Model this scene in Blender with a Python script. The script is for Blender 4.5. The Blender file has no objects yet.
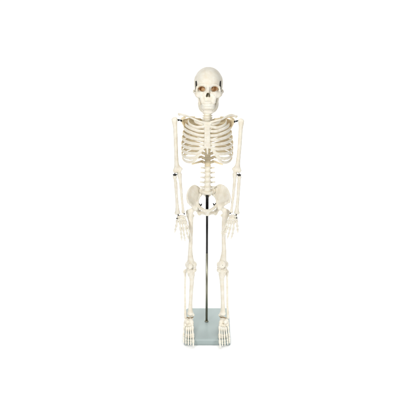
import bpy, math
import numpy as np
from mathutils import Vector, Matrix

# ------------------------------------------------------------------ camera, world, lamps
SC = bpy.context.scene
PITCH = math.radians(22.0)
DIST, PXMM = 2600.0, 3.05            # mm to the aim point, mm per photo pixel there
FPX = DIST / PXMM
AIM_Z = 420.265
CAM = np.array([0.0, -DIST * math.cos(PITCH), AIM_Z + DIST * math.sin(PITCH)])

cam_d = bpy.data.cameras.new('camera')
cam_d.sensor_width = 36.0
cam_d.lens = FPX / 416.0 * 36.0
cam_d.clip_start, cam_d.clip_end = 0.05, 60.0
cam_o = bpy.data.objects.new('camera', cam_d)
cam_o.location = CAM / 1000.0
cam_o.rotation_euler = (math.pi / 2 - PITCH, 0, 0)
SC.collection.objects.link(cam_o)
SC.camera = cam_o

W = bpy.data.worlds.new('World')
SC.world = W
W.use_nodes = True
bg = W.node_tree.nodes['Background']
bg.inputs[0].default_value = (1.0, 0.99, 0.975, 1)
bg.inputs[1].default_value = 0.16


def area(name, loc, aim, size, power, col=(1, 1, 1), size_y=None, spread=180):
    d = bpy.data.lights.new(name, 'AREA')
    d.energy, d.color, d.size = power, col, size
    d.spread = math.radians(spread)
    if size_y:
        d.shape, d.size_y = 'RECTANGLE', size_y
    o = bpy.data.objects.new(name, d)
    o.location = loc
    o.rotation_euler = (Vector(aim) - Vector(loc)).to_track_quat('-Z', 'Y').to_euler()
    SC.collection.objects.link(o)
    return o


area('key_softbox', (-1.25, -2.2, 1.65), (0, 0, 0.95), 0.65, 6.8, (1, 0.995, 0.985), 0.9, 62)
area('fill_softbox', (1.6, -1.95, 1.1), (0, 0, 0.7), 0.8, 25, (1, 0.995, 0.985))
area('backdrop_softbox', (0, 0.75, 2.6), (0, 1.05, 0.1), 2.8, 22.5, (1, 1, 1), 0.6, 72)
area('floor_softbox', (0, -0.7, 1.2), (0, -0.5, 0), 2.6, 3.9, (1, 1, 1), 0.3, 60)

VS = SC.view_settings
VS.view_transform = 'Standard'
VS.look = 'None'
VS.exposure = 0.13
VS.gamma = 1.0
SC.render.film_transparent = False


# ------------------------------------------------------------------ materials
def nd(nt, t, **kw):
    n = nt.nodes.new(t)
    for k, v in kw.items():
        setattr(n, k, v)
    return n


def bone_mat(name, c_a, c_b, rough=0.48, scale=60.0, bump=0.12, sss=0.12):
    m = bpy.data.materials.new(name)
    m.use_nodes = True
    nt = m.node_tree
    b = nt.nodes['Principled BSDF']
    tc = nd(nt, 'ShaderNodeTexCoord')
    n1 = nd(nt, 'ShaderNodeTexNoise')
    n1.inputs['Scale'].default_value = scale
    n1.inputs['Detail'].default_value = 5.0
    n1.inputs['Roughness'].default_value = 0.6
    nt.links.new(tc.outputs['Object'], n1.inputs['Vector'])
    r = nd(nt, 'ShaderNodeValToRGB')
    r.color_ramp.elements[0].position, r.color_ramp.elements[1].position = 0.33, 0.62
    r.color_ramp.elements[0].color = (*c_b, 1)
    r.color_ramp.elements[1].color = (*c_a, 1)
    nt.links.new(n1.outputs['Fac'], r.inputs['Fac'])
    nt.links.new(r.outputs['Color'], b.inputs['Base Color'])
    n2 = nd(nt, 'ShaderNodeTexNoise')
    n2.inputs['Scale'].default_value = 420.0
    n2.inputs['Detail'].default_value = 4.0
    nt.links.new(tc.outputs['Object'], n2.inputs['Vector'])
    bp = nd(nt, 'ShaderNodeBump')
    bp.inputs['Strength'].default_value = bump
    bp.inputs['Distance'].default_value = 0.0012
    nt.links.new(n2.outputs['Fac'], bp.inputs['Height'])
    nt.links.new(bp.outputs['Normal'], b.inputs['Normal'])
    mr = nd(nt, 'ShaderNodeMapRange')
    mr.inputs[3].default_value, mr.inputs[4].default_value = rough - 0.08, rough + 0.12
    nt.links.new(n1.outputs['Fac'], mr.inputs[0])
    nt.links.new(mr.outputs[0], b.inputs['Roughness'])
    b.inputs['Subsurface Weight'].default_value = sss
    b.inputs['Subsurface Radius'].default_value = (0.004, 0.0024, 0.0012)
    b.inputs['Subsurface Scale'].default_value = 1.0
    b.inputs['Specular IOR Level'].default_value = 0.35
    return m


BONE = bone_mat('bone_plastic', (0.815, 0.782, 0.69), (0.735, 0.675, 0.55), sss=0.12)
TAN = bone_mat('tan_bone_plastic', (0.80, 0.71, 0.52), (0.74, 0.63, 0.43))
CART = bone_mat('cartilage_plastic', (0.835, 0.805, 0.72), (0.78, 0.73, 0.61), rough=0.42, bump=0.05)
DISC = bone_mat('disc_plastic', (0.80, 0.74, 0.60), (0.74, 0.66, 0.50), rough=0.5)
TEETH = bone_mat('teeth_plastic', (0.825, 0.79, 0.70), (0.79, 0.74, 0.63), rough=0.3, bump=0.02)


def metal_mat(name, col, rough, metallic=1.0):
    m = bpy.data.materials.new(name)
    m.use_nodes = True
    nt = m.node_tree
    b = nt.nodes['Principled BSDF']
    b.inputs['Base Color'].default_value = (*col, 1)
    b.inputs['Metallic'].default_value = metallic
    tc = nd(nt, 'ShaderNodeTexCoord')
    mp = nd(nt, 'ShaderNodeMapping')
    mp.inputs['Scale'].default_value = (300, 300, 60)
    n = nd(nt, 'ShaderNodeTexNoise')
    n.inputs['Scale'].default_value = 1.0
    nt.links.new(tc.outputs['Object'], mp.inputs['Vector'])
    nt.links.new(mp.outputs['Vector'], n.inputs['Vector'])
    mr = nd(nt, 'ShaderNodeMapRange')
    mr.inputs[3].default_value, mr.inputs[4].default_value = rough - 0.02, rough + 0.03
    nt.links.new(n.outputs['Fac'], mr.inputs[0])
    nt.links.new(mr.outputs[0], b.inputs['Roughness'])
    return m


STEEL = metal_mat('rod_steel', (0.27, 0.267, 0.21), 0.33)
BLACK = metal_mat('black_fitting_and_reflection', (0.010, 0.010, 0.010), 0.3, 0.0)  # black of the fitting; also paints the dark reflection on the upper rod
BROWN = metal_mat('brown_strip', (0.20, 0.125, 0.045), 0.4, 0.6)
SCREW = metal_mat('screw_steel', (0.035, 0.034, 0.032), 0.32, 0.8)


def base_mat():
    m = bpy.data.materials.new('grey_green_plastic')
    m.use_nodes = True
    nt = m.node_tree
    b = nt.nodes['Principled BSDF']
    tc = nd(nt, 'ShaderNodeTexCoord')
    n = nd(nt, 'ShaderNodeTexNoise')
    n.inputs['Scale'].default_value = 14.0
    n.inputs['Detail'].default_value = 6.0
    nt.links.new(tc.outputs['Object'], n.inputs['Vector'])
    r = nd(nt, 'ShaderNodeValToRGB')
    r.color_ramp.elements[0].position, r.color_ramp.elements[1].position = 0.3, 0.7
    r.color_ramp.elements[0].color = (0.30, 0.36, 0.352, 1)
    r.color_ramp.elements[1].color = (0.34, 0.405, 0.396, 1)
    nt.links.new(n.outputs['Fac'], r.inputs['Fac'])
    nt.links.new(r.outputs['Color'], b.inputs['Base Color'])
    n2 = nd(nt, 'ShaderNodeTexNoise')
    n2.inputs['Scale'].default_value = 900.0
    nt.links.new(tc.outputs['Object'], n2.inputs['Vector'])
    bp = nd(nt, 'ShaderNodeBump')
    bp.inputs['Strength'].default_value = 0.12
    bp.inputs['Distance'].default_value = 0.0005
    nt.links.new(n2.outputs['Fac'], bp.inputs['Height'])
    nt.links.new(bp.outputs['Normal'], b.inputs['Normal'])
    b.inputs['Roughness'].default_value = 0.34
    return m


BASE = base_mat()


def paper_mat():
    m = bpy.data.materials.new('white_paper')
    m.use_nodes = True
    nt = m.node_tree
    b = nt.nodes['Principled BSDF']
    tc = nd(nt, 'ShaderNodeTexCoord')
    n = nd(nt, 'ShaderNodeTexNoise')
    n.inputs['Scale'].default_value = 3.0
    nt.links.new(tc.outputs['Object'], n.inputs['Vector'])
    r = nd(nt, 'ShaderNodeValToRGB')
    r.color_ramp.elements[0].color = (0.93, 0.93, 0.93, 1)
    r.color_ramp.elements[1].color = (0.95, 0.95, 0.95, 1)
    nt.links.new(n.outputs['Fac'], r.inputs['Fac'])
    nt.links.new(r.outputs['Color'], b.inputs['Base Color'])
    b.inputs['Roughness'].default_value = 0.9
    b.inputs['Specular IOR Level'].default_value = 0.1
    return m


PAPER = paper_mat()


# ------------------------------------------------------------------ placing helpers (millimetres)
def P(px, py, y):
    """point at depth y (mm, away from the camera is +) seen at photo pixel px, py"""
    d = np.array([(px - 208.0) / FPX,
                  math.cos(PITCH) + math.sin(PITCH) * (208.0 - py) / FPX,
                  -math.sin(PITCH) + math.cos(PITCH) * (208.0 - py) / FPX])
    t = (y - CAM[1]) / d[1]
    return CAM + t * d


def PZ(px, py, z):
    """point at height z (mm) seen at photo pixel px, py"""
    d = P(px, py, 0) - CAM
    return CAM + d * (z - CAM[2]) / d[2]


def V(*a):
    return np.array(a, float)


def catmull(pts, n):
    """resample control rows (any number of columns) with a centripetal-like spline"""
    p = np.asarray(pts, float)
    m = len(p)
    q = np.vstack([2 * p[0] - p[1], p, 2 * p[-1] - p[-2]])
    out = []
    for i in range(m - 1):
        a, b, c, d = q[i], q[i + 1], q[i + 2], q[i + 3]
        for t in np.linspace(0, 1, n, endpoint=False):
            out.append(0.5 * (2 * b + (c - a) * t + (2 * a - 5 * b + 4 * c - d) * t * t
                              + (3 * b - a - 3 * c + d) * t ** 3))
    out.append(p[-1])
    return np.array(out)


# ------------------------------------------------------------------ solid modelling on a grid
class Solid:
    def __init__(self, voxel=0.8):
        self.ops, self.h = [], voxel

    def _op(self, fn, lo, hi, k, sub):
        self.ops.append((fn, np.asarray(lo, float), np.asarray(hi, float), k, sub))
        return self

    def cone(self, a, b, ra, rb=None, k=1.0, sub=False):
        a, b = np.asarray(a, float), np.asarray(b, float)
        rb = ra if rb is None else rb
        ab = b - a
        L = max(ab @ ab, 1e-9)

        def fn(X, Y, Z):
            x, y, z = X - a[0], Y - a[1], Z - a[2]
            t = np.clip((x * ab[0] + y * ab[1] + z * ab[2]) / L, 0, 1)
            return np.sqrt((x - t * ab[0]) ** 2 + (y - t * ab[1]) ** 2 + (z - t * ab[2]) ** 2) - (ra + t * (rb - ra))
        return self._op(fn, np.minimum(a - ra, b - rb), np.maximum(a + ra, b + rb), k, sub)

    def tube(self, pts, radii, k=1.0, n=5, sub=False):
        q = catmull(np.hstack([np.asarray(pts, float), np.asarray(radii, float)[:, None]]), n)
        for i in range(len(q) - 1):
            self.cone(q[i, :3], q[i + 1, :3], q[i, 3], q[i + 1, 3], k if i == 0 else min(k, 0.6), sub)
        return self

    def ell(self, c, r, R=None, k=1.0, sub=False):
        c, r = np.asarray(c, float), np.asarray(r, float)
        R = np.eye(3) if R is None else np.asarray(R)       # rows = local axes

        def fn(X, Y, Z):
            x, y, z = X - c[0], Y - c[1], Z - c[2]
            u = [R[i, 0] * x + R[i, 1] * y + R[i, 2] * z for i in range(3)]
            k0 = np.sqrt((u[0] / r[0]) ** 2 + (u[1] / r[1]) ** 2 + (u[2] / r[2]) ** 2)
            k1 = np.sqrt((u[0] / r[0] ** 2) ** 2 + (u[1] / r[1] ** 2) ** 2 + (u[2] / r[2] ** 2) ** 2) + 1e-9
            return np.where(k0 < 1e-4, -r.min(), k0 * (k0 - 1) / k1)
        ext = np.sqrt(((R * r[:, None]) ** 2).sum(0))
        return self._op(fn, c - ext, c + ext, k, sub)

    def tri(self, a, b, c, r, k=1.0, sub=False):
        a, b, c = (np.asarray(v, float) for v in (a, b, c))
        ba, cb, ac = b - a, c - b, a - c
        nor = np.cross(ba, ac)

        def fn(X, Y, Z):
            p = np.stack([X, Y, Z], -1)
            pa, pb, pc = p - a, p - b, p - c

            def e(v, w):
                t = np.clip((w @ v) / (v @ v), 0, 1)
                d = v * t[..., None] - w
                return (d * d).sum(-1)
            ins = (np.sign(pa @ np.cross(ba, nor)) + np.sign(pb @ np.cross(cb, nor)) + np.sign(pc @ np.cross(ac, nor))) < 2.0
            dd = np.where(ins, np.minimum(np.minimum(e(ba, pa), e(cb, pb)), e(ac, pc)), (pa @ nor) ** 2 / (nor @ nor))
            return np.sqrt(dd) - r
        m = np.stack([a, b, c])
        return self._op(fn, m.min(0) - r, m.max(0) + r, k, sub)

    def mesh(self):
        h = self.h
        lo = np.min([o[1] for o in self.ops if not o[4]], 0) - 3 * h
        hi = np.max([o[2] for o in self.ops if not o[4]], 0) + 3 * h
        n = np.ceil((hi - lo) / h).astype(int) + 1
        ax = [lo[i] + h * np.arange(n[i]) for i in range(3)]
        F = np.full(n, 50.0)
        for fn, a, b, k, sub in self.ops:
            i0 = np.clip(np.floor((a - k - 2 * h - lo) / h).astype(int), 0, n - 1)
            i1 = np.clip(np.ceil((b + k + 2 * h - lo) / h).astype(int) + 1, 0, n)
            if np.any(i1 <= i0):
                continue
            s = tuple(slice(i0[j], i1[j]) for j in range(3))
            X, Y, Z = np.meshgrid(ax[0][s[0]], ax[1][s[1]], ax[2][s[2]], indexing='ij')
            d = fn(X, Y, Z)
            f = F[s]
            if sub:
                d = -d
                hh = np.maximum(k - np.abs(f - d), 0) / k
                F[s] = np.maximum(f, d) + hh * hh * k * 0.25
            else:
                hh = np.maximum(k - np.abs(f - d), 0) / k
                F[s] = np.minimum(f, d) - hh * hh * k * 0.25
        return surface_net(F, lo, h)


def surface_net(F, lo, h):
    ins = F < 0
    n = np.array(F.shape)
    c = n - 1
    cnt = np.zeros(c, int)
    for i in (0, 1):
        for j in (0, 1):
            for k in (0, 1):
                cnt += ins[i:i + c[0], j:j + c[1], k:k + c[2]]
    act = (cnt > 0) & (cnt < 8)
    idx = np.full(c, -1)
    cells = np.argwhere(act)
    idx[act] = np.arange(len(cells))
    acc = np.zeros((len(cells), 3))
    num = np.zeros(len(cells))
    for axis in range(3):
        o = [a for a in range(3) if a != axis]
        for u in (0, 1):
            for v in (0, 1):
                off = np.zeros(3, int)
                off[o[0]], off[o[1]] = u, v
                A = cells + off
                B = A.copy()
                B[:, axis] += 1
                fa, fb = F[A[:, 0], A[:, 1], A[:, 2]], F[B[:, 0], B[:, 1], B[:, 2]]
                m = (fa < 0) != (fb < 0)
                t = np.where(m, fa / np.where(m, fa - fb, 1), 0)
                p = off[None, :].astype(float).repeat(len(cells), 0)
                p[:, axis] = t
                acc[m] += p[m]
                num[m] += 1
    verts = lo + h * (cells + acc / num[:, None])
    quads = []
    for axis in range(3):
        o = [(axis + 1) % 3, (axis + 2) % 3]
        sl = [slice(None)] * 3
        sl[axis] = slice(0, n[axis] - 1)
        sl2 = list(sl)
        sl2[axis] = slice(1, n[axis])
        E = np.argwhere(ins[tuple(sl)] != ins[tuple(sl2)])
        E = E[(E[:, o[0]] > 0) & (E[:, o[1]] > 0) & (E[:, o[0]] < n[o[0]] - 1) & (E[:, o[1]] < n[o[1]] - 1)]
        q = []
        for u, v in ((1, 1), (0, 1), (0, 0), (1, 0)):
            C = E.copy()
            C[:, o[0]] -= u
            C[:, o[1]] -= v
            q.append(idx[C[:, 0], C[:, 1], C[:, 2]])
        q = np.stack(q, 1)
        fl = ~ins[E[:, 0], E[:, 1], E[:, 2]]
        q[fl] = q[fl][:, ::-1]
        quads.append(q)
    return verts, np.vstack(quads)


def sweep(pts, rw, rt, wide=(0, 0, 1), n=6, seg=14):
    """rounded strip along a curve: half-width rw along `wide`, half-thickness rt across it"""
    q = catmull(np.hstack([np.asarray(pts, float), np.asarray(rw, float)[:, None], np.asarray(rt, float)[:, None]]), n)
    c, w, t = q[:, :3], q[:, 3], q[:, 4]
    T = np.gradient(c, axis=0)
    T /= np.linalg.norm(T, axis=1)[:, None]
    rings = []
    for i in range(len(c)):
        if i == 0:
            for a in (80, 60, 40, 20):
                rings.append((c[0] - T[0] * t[0] * math.sin(math.radians(a)), T[0], w[0] * math.cos(math.radians(a)), t[0] * math.cos(math.radians(a))))
        rings.append((c[i], T[i], w[i], t[i]))
        if i == len(c) - 1:
            for a in (20, 40, 60, 80):
                rings.append((c[i] + T[i] * t[i] * math.sin(math.radians(a)), T[i], w[i] * math.cos(math.radians(a)), t[i] * math.cos(math.radians(a))))
    verts, up = [], np.asarray(wide, float)
    for p, tg, a, b in rings:
        u = up - tg * (up @ tg)
        if np.linalg.norm(u) < 1e-3:
            u = np.array([1.0, 0, 0]) - tg * tg[0]
        u /= np.linalg.norm(u)
        v = np.cross(tg, u)
        for s in range(seg):
            th = 2 * math.pi * s / seg
            verts.append(p + u * a * math.cos(th) + v * b * math.sin(th))
    faces = []
    for i in range(len(rings) - 1):
        for s in range(seg):
            a, b = i * seg + s, i * seg + (s + 1) % seg
            faces.append((a, b, b + seg, a + seg))
    faces.append(tuple(range(seg - 1, -1, -1)))
    m = (len(rings) - 1) * seg
    faces.append(tuple(range(m, m + seg)))
    return np.array(verts), faces


def join(*meshes):
    vs, fs, o = [], [], 0
    for v, f in meshes:
        vs.append(np.asarray(v))
        fs += [tuple(int(i) + o for i in q) for q in f]
        o += len(v)
    return np.vstack(vs), fs


ORIGIN = {}


def link(name, vf, mat, parent=None, label=None):
    v, f = vf
    v = np.asarray(v, float)
    ctr = (v.min(0) + v.max(0)) / 2
    me = bpy.data.meshes.new(name)
    f = [tuple(int(i) for i in q) for q in f]
    me.from_pydata(((v - ctr) / 1000.0).tolist(), [], f)
    me.polygons.foreach_set('use_smooth', [True] * len(me.polygons))
    me.materials.append(mat)
    me.update()
    o = bpy.data.objects.new(name, me)
    SC.collection.objects.link(o)
    po = np.zeros(3)
    if parent is not None:
        o.parent = parent
        po = ORIGIN[parent.name]
    o.location = (ctr - po) / 1000.0
    ORIGIN[o.name] = ctr
    if label:
        o['label'] = label
    return o


def root(name, at, label, cat):
    o = bpy.data.objects.new(name, None)
    o.empty_display_size = 0.05
    o.location = np.asarray(at) / 1000.0
    SC.collection.objects.link(o)
    o['label'], o['category'] = label, cat
    ORIGIN[o.name] = np.asarray(at, float)
    return o


def cyl(a, b, r, seg=20, bev=0.0):
    a, b = np.asarray(a, float), np.asarray(b, float)
    T = (b - a) / np.linalg.norm(b - a)
    u = np.cross(T, [0, 0, 1.0] if abs(T[2]) < 0.9 else [1.0, 0, 0])
    u /= np.linalg.norm(u)
    w = np.cross(T, u)
    prof = [(a + T * 0, r - bev), (a + T * bev, r), (b - T * bev, r), (b, r - bev)] if bev else [(a, r), (b, r)]
    vs = [p + (u * math.cos(2 * math.pi * s / seg) + w * math.sin(2 * math.pi * s / seg)) * rr for p, rr in prof for s in range(seg)]
    fs = []
    for i in range(len(prof) - 1):
        for s in range(seg):
            x, y = i * seg + s, i * seg + (s + 1) % seg
            fs.append((x, y, y + seg, x + seg))
    fs.append(tuple(range(seg - 1, -1, -1)))
    m = (len(prof) - 1) * seg
    fs.append(tuple(range(m, m + seg)))
    return np.array(vs), fs


PX = PXMM                              # one photo pixel in mm at the skeleton


# ------------------------------------------------------------------ setting: white paper sweep
def paper():
    prof = [(-545.0, 0.0), (-300, 0), (0, 0), (700, 0)]
    for a in range(0, 91, 6):
        t = math.radians(a)
        prof.append((1000 + 500 * math.sin(t), 500 - 500 * math.cos(t)))
    prof.append((1500, 2200))
    xs = np.linspace(-1900, 1900, 21)
    vs = [(x, y, z) for (y, z) in prof for x in xs]
    fs = []
    for i in range(len(prof) - 1):
        for j in range(20):
            a = i * 21 + j
            fs.append((a, a + 1, a + 22, a + 21))
    return np.array(vs), fs


bd = link('backdrop', paper(), PAPER)
bd['kind'] = 'structure'
bd['label'] = 'seamless white paper sweep under and behind the skeleton'

# ------------------------------------------------------------------ display stand
stand = root('display_stand', (-2, 0, 0), 'grey-green rectangular base plate with a thin steel rod, under the skeleton', 'stand')


def base_plate():
    # chamfered slab: stations of (inset, z), rounded vertical corners
    x0, x1, y0, y1 = -73.5, 70.0, -104.5, 107.0
    st = [(1.2, 0.0), (0.0, 1.2), (0.0, 12.5), (0.8, 14.2), (6.2, 19.2), (7.6, 19.9), (9.0, 20.0)]
    vs, seg = [], 6
    for ins, z in st:
        r = max(5.0 - ins * 0.35, 1.5)
        for cx, cy, a0 in ((x1 - ins - r, y1 - ins - r, 0), (x0 + ins + r, y1 - ins - r, 90),
                           (x0 + ins + r, y0 + ins + r, 180), (x1 - ins - r, y0 + ins + r, 270)):
            for s in range(seg + 1):
                t = math.radians(a0 + 90 * s / seg)
                vs.append((cx + r * math.cos(t), cy + r * math.sin(t), z))
    n = 4 * (seg + 1)
    fs = []
    for i in range(len(st) - 1):
        for s in range(n):
            a, b = i * n + s, i * n + (s + 1) % n
            fs.append((a, b, b + n, a + n))
    fs.append(tuple(range(n - 1, -1, -1)))
    m = (len(st) - 1) * n
    fs.append(tuple(range(m, m + n)))
    return np.array(vs), fs


bp_o = link('base_plate', base_plate(), BASE, stand)
for pl in bp_o.data.polygons:
    if abs(pl.normal.z) > 0.999:
        pl.use_smooth = False
ROD_Y = 10.0
rod_foot = P(206.6, 321.5, ROD_Y)
rx = rod_foot[0]
z_mid, z_top = P(207.2, 209.5, ROD_Y)[2], P(207.2, 193.0, ROD_Y)[2]
rtop_x = P(207.2, 195, ROD_Y)[0]
mid = V(rx + (rtop_x - rx) * 0.86, ROD_Y, z_mid)
low0 = V(rx, ROD_Y, 20.5)
jt = (P(207, 253.0, ROD_Y)[2] - low0[2]) / (mid[2] - low0[2])
joint = low0 + (mid - low0) * jt
rod = link('rod', cyl(low0, joint, 3.7, 28), STEEL, stand)
link('rod_dark_reflection', cyl(joint, mid, 3.85, 28, 0.12), BLACK, rod, 'upper section of the rod, its dark reflection painted black')  # not a separate sleeve: dark reflection on the rod put into a black colour
link('rod_collar', join(cyl(V(rx, ROD_Y, 20.3), V(rx, ROD_Y, 23.0), 6.2, 28, 0.7)), STEEL, rod)


def threaded():
    a, b = mid, V(rtop_x, ROD_Y, z_top + 6)
    parts = [cyl(a, b, 4.0, 24)]
    L = np.linalg.norm(b - a)
    k = int(L / 2.2)
    for i in range(k):
        p = a + (b - a) * (i + 0.15) / k
        q = a + (b - a) * (i + 0.75) / k
        parts.append(cyl(p, q, 5.0, 24, 0.7))
    return join(*parts)


link('rod_fitting', threaded(), BLACK, rod, 'black threaded upper end of the rod')

# ------------------------------------------------------------------ the skeleton
skel = root('skeleton_model', (-2, 0, 24), 'cream plastic human skeleton model standing with arms hanging straight down', 'skeleton')


def screw_head(p, axis, r=1.6, L=5.0):
    p, axis = np.asarray(p, float), np.asarray(axis, float)
    axis = axis / np.linalg.norm(axis)
    return join(cyl(p, p + axis * L, r * 0.55, 12), cyl(p + axis * L, p + axis * (L + 1.6), r, 6, 0.2))


# ---- skull --------------------------------------------------------
SK = P(208.4, 88.0, 0.0)
tilt = math.radians(-11.0)
yaw = math.radians(-1.0)
RX = np.array([[1, 0, 0], [0, math.cos(tilt), -math.sin(tilt)], [0, math.sin(tilt), math.cos(tilt)]])
RZ = np.array([[math.cos(yaw), -math.sin(yaw), 0], [math.sin(yaw), math.cos(yaw), 0], [0, 0, 1]])
RS = RZ @ RX


def rot_about(vf, c=SK, R=RS):
    v, f = vf
    return np.asarray(v) @ R.T + c, f


def rotm(ax, deg):
    a = math.radians(deg)
    c, s = math.cos(a), math.sin(a)
    return {'x': np.array([[1, 0, 0], [0, c, -s], [0, s, c]]), 'y': np.array([[c, 0, s], [0, 1, 0], [-s, 0, c]]),
            'z': np.array([[c, -s, 0], [s, c, 0], [0, 0, 1]])}[ax]


def skull():
    s = Solid(0.75)
    s.ell((0, 14, 18), (40.5, 55, 42), k=4)
    s.ell((0, -10, 16), (36, 36, 37), k=8)
    s.ell((0, 45, 4), (30, 26, 26), k=10)               # occiput
    s.ell((0, 10, -14), (30, 36, 16), k=8)              # cranial base
    for e in (-1, 1):
        s.ell((e * 35.5, 12, 6), (5, 24, 22), k=8)
        # temporal hollow behind the orbit rim
        s.ell((e * 42.8, -20, 6), (10.5, 15, 24), R=rotm('z', e * 18), k=4, sub=True)
    # face block
    s.ell((0, -24, -27), (21, 22, 25), k=8)
    s.ell((0, -30, -6), (25, 17, 16), k=7)
    for e in (-1, 1):
        s.tube([(e * 4, -43.5, 9), (e * 14, -42.8, 11.5), (e * 25, -37.5, 10), (e * 31.5, -31, 3)], [3.0, 3.2, 3.2, 3.0], k=9)   # brow
        s.tube([(e * 31.5, -33, 4), (e * 33, -31, -6), (e * 31, -32, -13)], [2.6, 2.8, 4.0], k=3)      # lateral orbital rim
        s.tube([(e * 31, -32, -13), (e * 23, -41, -11.5), (e * 14, -44, -10)], [3.6, 3.2, 2.6], k=4)   # lower rim
        s.ell((e * 27.5, -33, -18), (10, 8.5, 9), k=6)     # cheek
        s.tube([(e * 32, -31, -15), (e * 39.5, -20, -12.5), (e * 42.5, -6, -10), (e * 40, 10, -7)], [4.4, 3.0, 2.6, 3.4], k=2.5)  # arch
        s.ell((e * 35, 19, -17), (6, 9, 9), k=5)         # mastoid
        s.tube([(e * 18, -38, -16), (e * 14, -38, -36)], [8, 8.5], k=6)
        s.tri((e * 22, 2, -14), (e * 24, 6, -48), (e * 15, -14, -44), 3.0, k=4)   # pterygoid plate
    s.tube([(0, -46, 8), (0, -50, 0), (0, -54, -9)], [3.6, 3.8, 2.4], k=5)       # nasal bones
    s.tube([(-17, -24, -38), (-14.5, -36.5, -38), (0, -45, -38.5), (14.5, -36.5, -38), (17, -24, -38)], [5.2, 5, 4.6, 5, 5.2], k=8)
    # openings
    for e in (-1, 1):
        s.ell((e * 15.2, -44, -0.8), (8.4, 30, 7.2), R=rotm('y', e * 20) @ rotm('z', e * 14), k=2.5, sub=True)
        s.tube([(e * 12, -32, 2.5), (e * 9, -17, 3.5), (e * 7, -4, 4)], [2.6, 2.2, 1.8], k=1.5, sub=True)
        s.tube([(e * 20, -24, 3), (e * 12, -17, 2.5)], [1.5, 1.8], k=1, sub=True)
        s.ell((e * 2.7, -46, -17.0), (2.9, 26, 6.2), R=rotm('y', e * 14), k=1.2, sub=True)
        s.ell((e * 3.3, -46, -20.2), (3.0, 26, 3.6), k=1.2, sub=True)
        s.cone((e * 18, -52, -19), (e * 17, -40, -17), 0.7, 0.7, k=0.5, sub=True)   # infraorbital foramen
        s.cone((e * 14.5, -52, 8.8), (e * 13, -40, 6), 0.8, 0.8, k=0.5, sub=True)
    s.ell((0, -20, -46), (12, 18, 8), k=3, sub=True)      # palate
    for e in (-1, 1):
        s.ell((e * 26.5, -28, -35), (3.6, 22, 7.5), R=rotm('y', -e * 14), k=2, sub=True)
    return rot_about(s.mesh())


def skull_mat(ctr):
    # bone turning ochre deep in each eye socket
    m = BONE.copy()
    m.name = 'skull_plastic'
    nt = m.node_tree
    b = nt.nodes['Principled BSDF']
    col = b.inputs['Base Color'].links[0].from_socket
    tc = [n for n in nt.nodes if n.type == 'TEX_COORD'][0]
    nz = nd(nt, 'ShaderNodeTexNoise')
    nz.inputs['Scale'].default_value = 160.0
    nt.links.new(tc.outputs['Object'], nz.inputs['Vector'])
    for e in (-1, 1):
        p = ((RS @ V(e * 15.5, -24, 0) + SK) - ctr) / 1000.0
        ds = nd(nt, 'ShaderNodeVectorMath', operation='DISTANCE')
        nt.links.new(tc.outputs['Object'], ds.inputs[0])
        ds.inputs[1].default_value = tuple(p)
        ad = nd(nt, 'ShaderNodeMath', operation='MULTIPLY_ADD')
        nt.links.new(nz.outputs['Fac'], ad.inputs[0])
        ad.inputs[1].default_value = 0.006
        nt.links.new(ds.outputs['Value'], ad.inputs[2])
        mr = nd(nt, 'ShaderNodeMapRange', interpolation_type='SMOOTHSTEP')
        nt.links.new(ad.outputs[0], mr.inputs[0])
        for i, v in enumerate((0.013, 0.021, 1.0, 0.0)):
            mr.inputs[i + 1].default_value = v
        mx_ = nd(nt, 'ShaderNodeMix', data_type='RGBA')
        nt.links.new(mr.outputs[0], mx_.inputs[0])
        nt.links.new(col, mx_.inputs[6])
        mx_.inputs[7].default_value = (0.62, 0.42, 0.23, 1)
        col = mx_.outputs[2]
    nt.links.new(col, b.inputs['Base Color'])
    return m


skull_vf = skull()
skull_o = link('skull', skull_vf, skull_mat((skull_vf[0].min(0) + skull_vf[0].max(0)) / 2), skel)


def teeth(z0, z1, ry, n, upper):
    parts = []
    for i in range(n):
        u = (i + 0.5) / n * 2 - 1
        a = u * math.radians(82)
        c = V(18.6 * math.sin(a), -31.8 - ry * math.cos(a), 0)
        w = 2.5 if abs(u) < 0.35 else (2.3 if abs(u) < 0.55 else 2.8)
        nrm = V(math.sin(a) / 19, -math.cos(a) / ry, 0)
        nrm /= np.linalg.norm(nrm)
        tng = V(-nrm[1], nrm[0], 0)
        p0, p1 = c + V(0, 0, z0) - nrm * 0.6, c + V(0, 0, z1)
        zs = np.array([0, 0.3, 0.7, 0.93, 1.0])
        pts = [p0 + (p1 - p0) * t for t in zs]
        parts.append(sweep(pts, np.array([0.8, 1.0, 1.08, 1.0, 0.8]) * w * 0.98, np.array([1.5, 1.5, 1.3, 1.0, 0.7]), wide=tng, n=2, seg=10))
    return rot_about(join(*parts))


link('upper_teeth', teeth(-43, -49.9, 15.0, 14, True), TEETH, skull_o)


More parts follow.
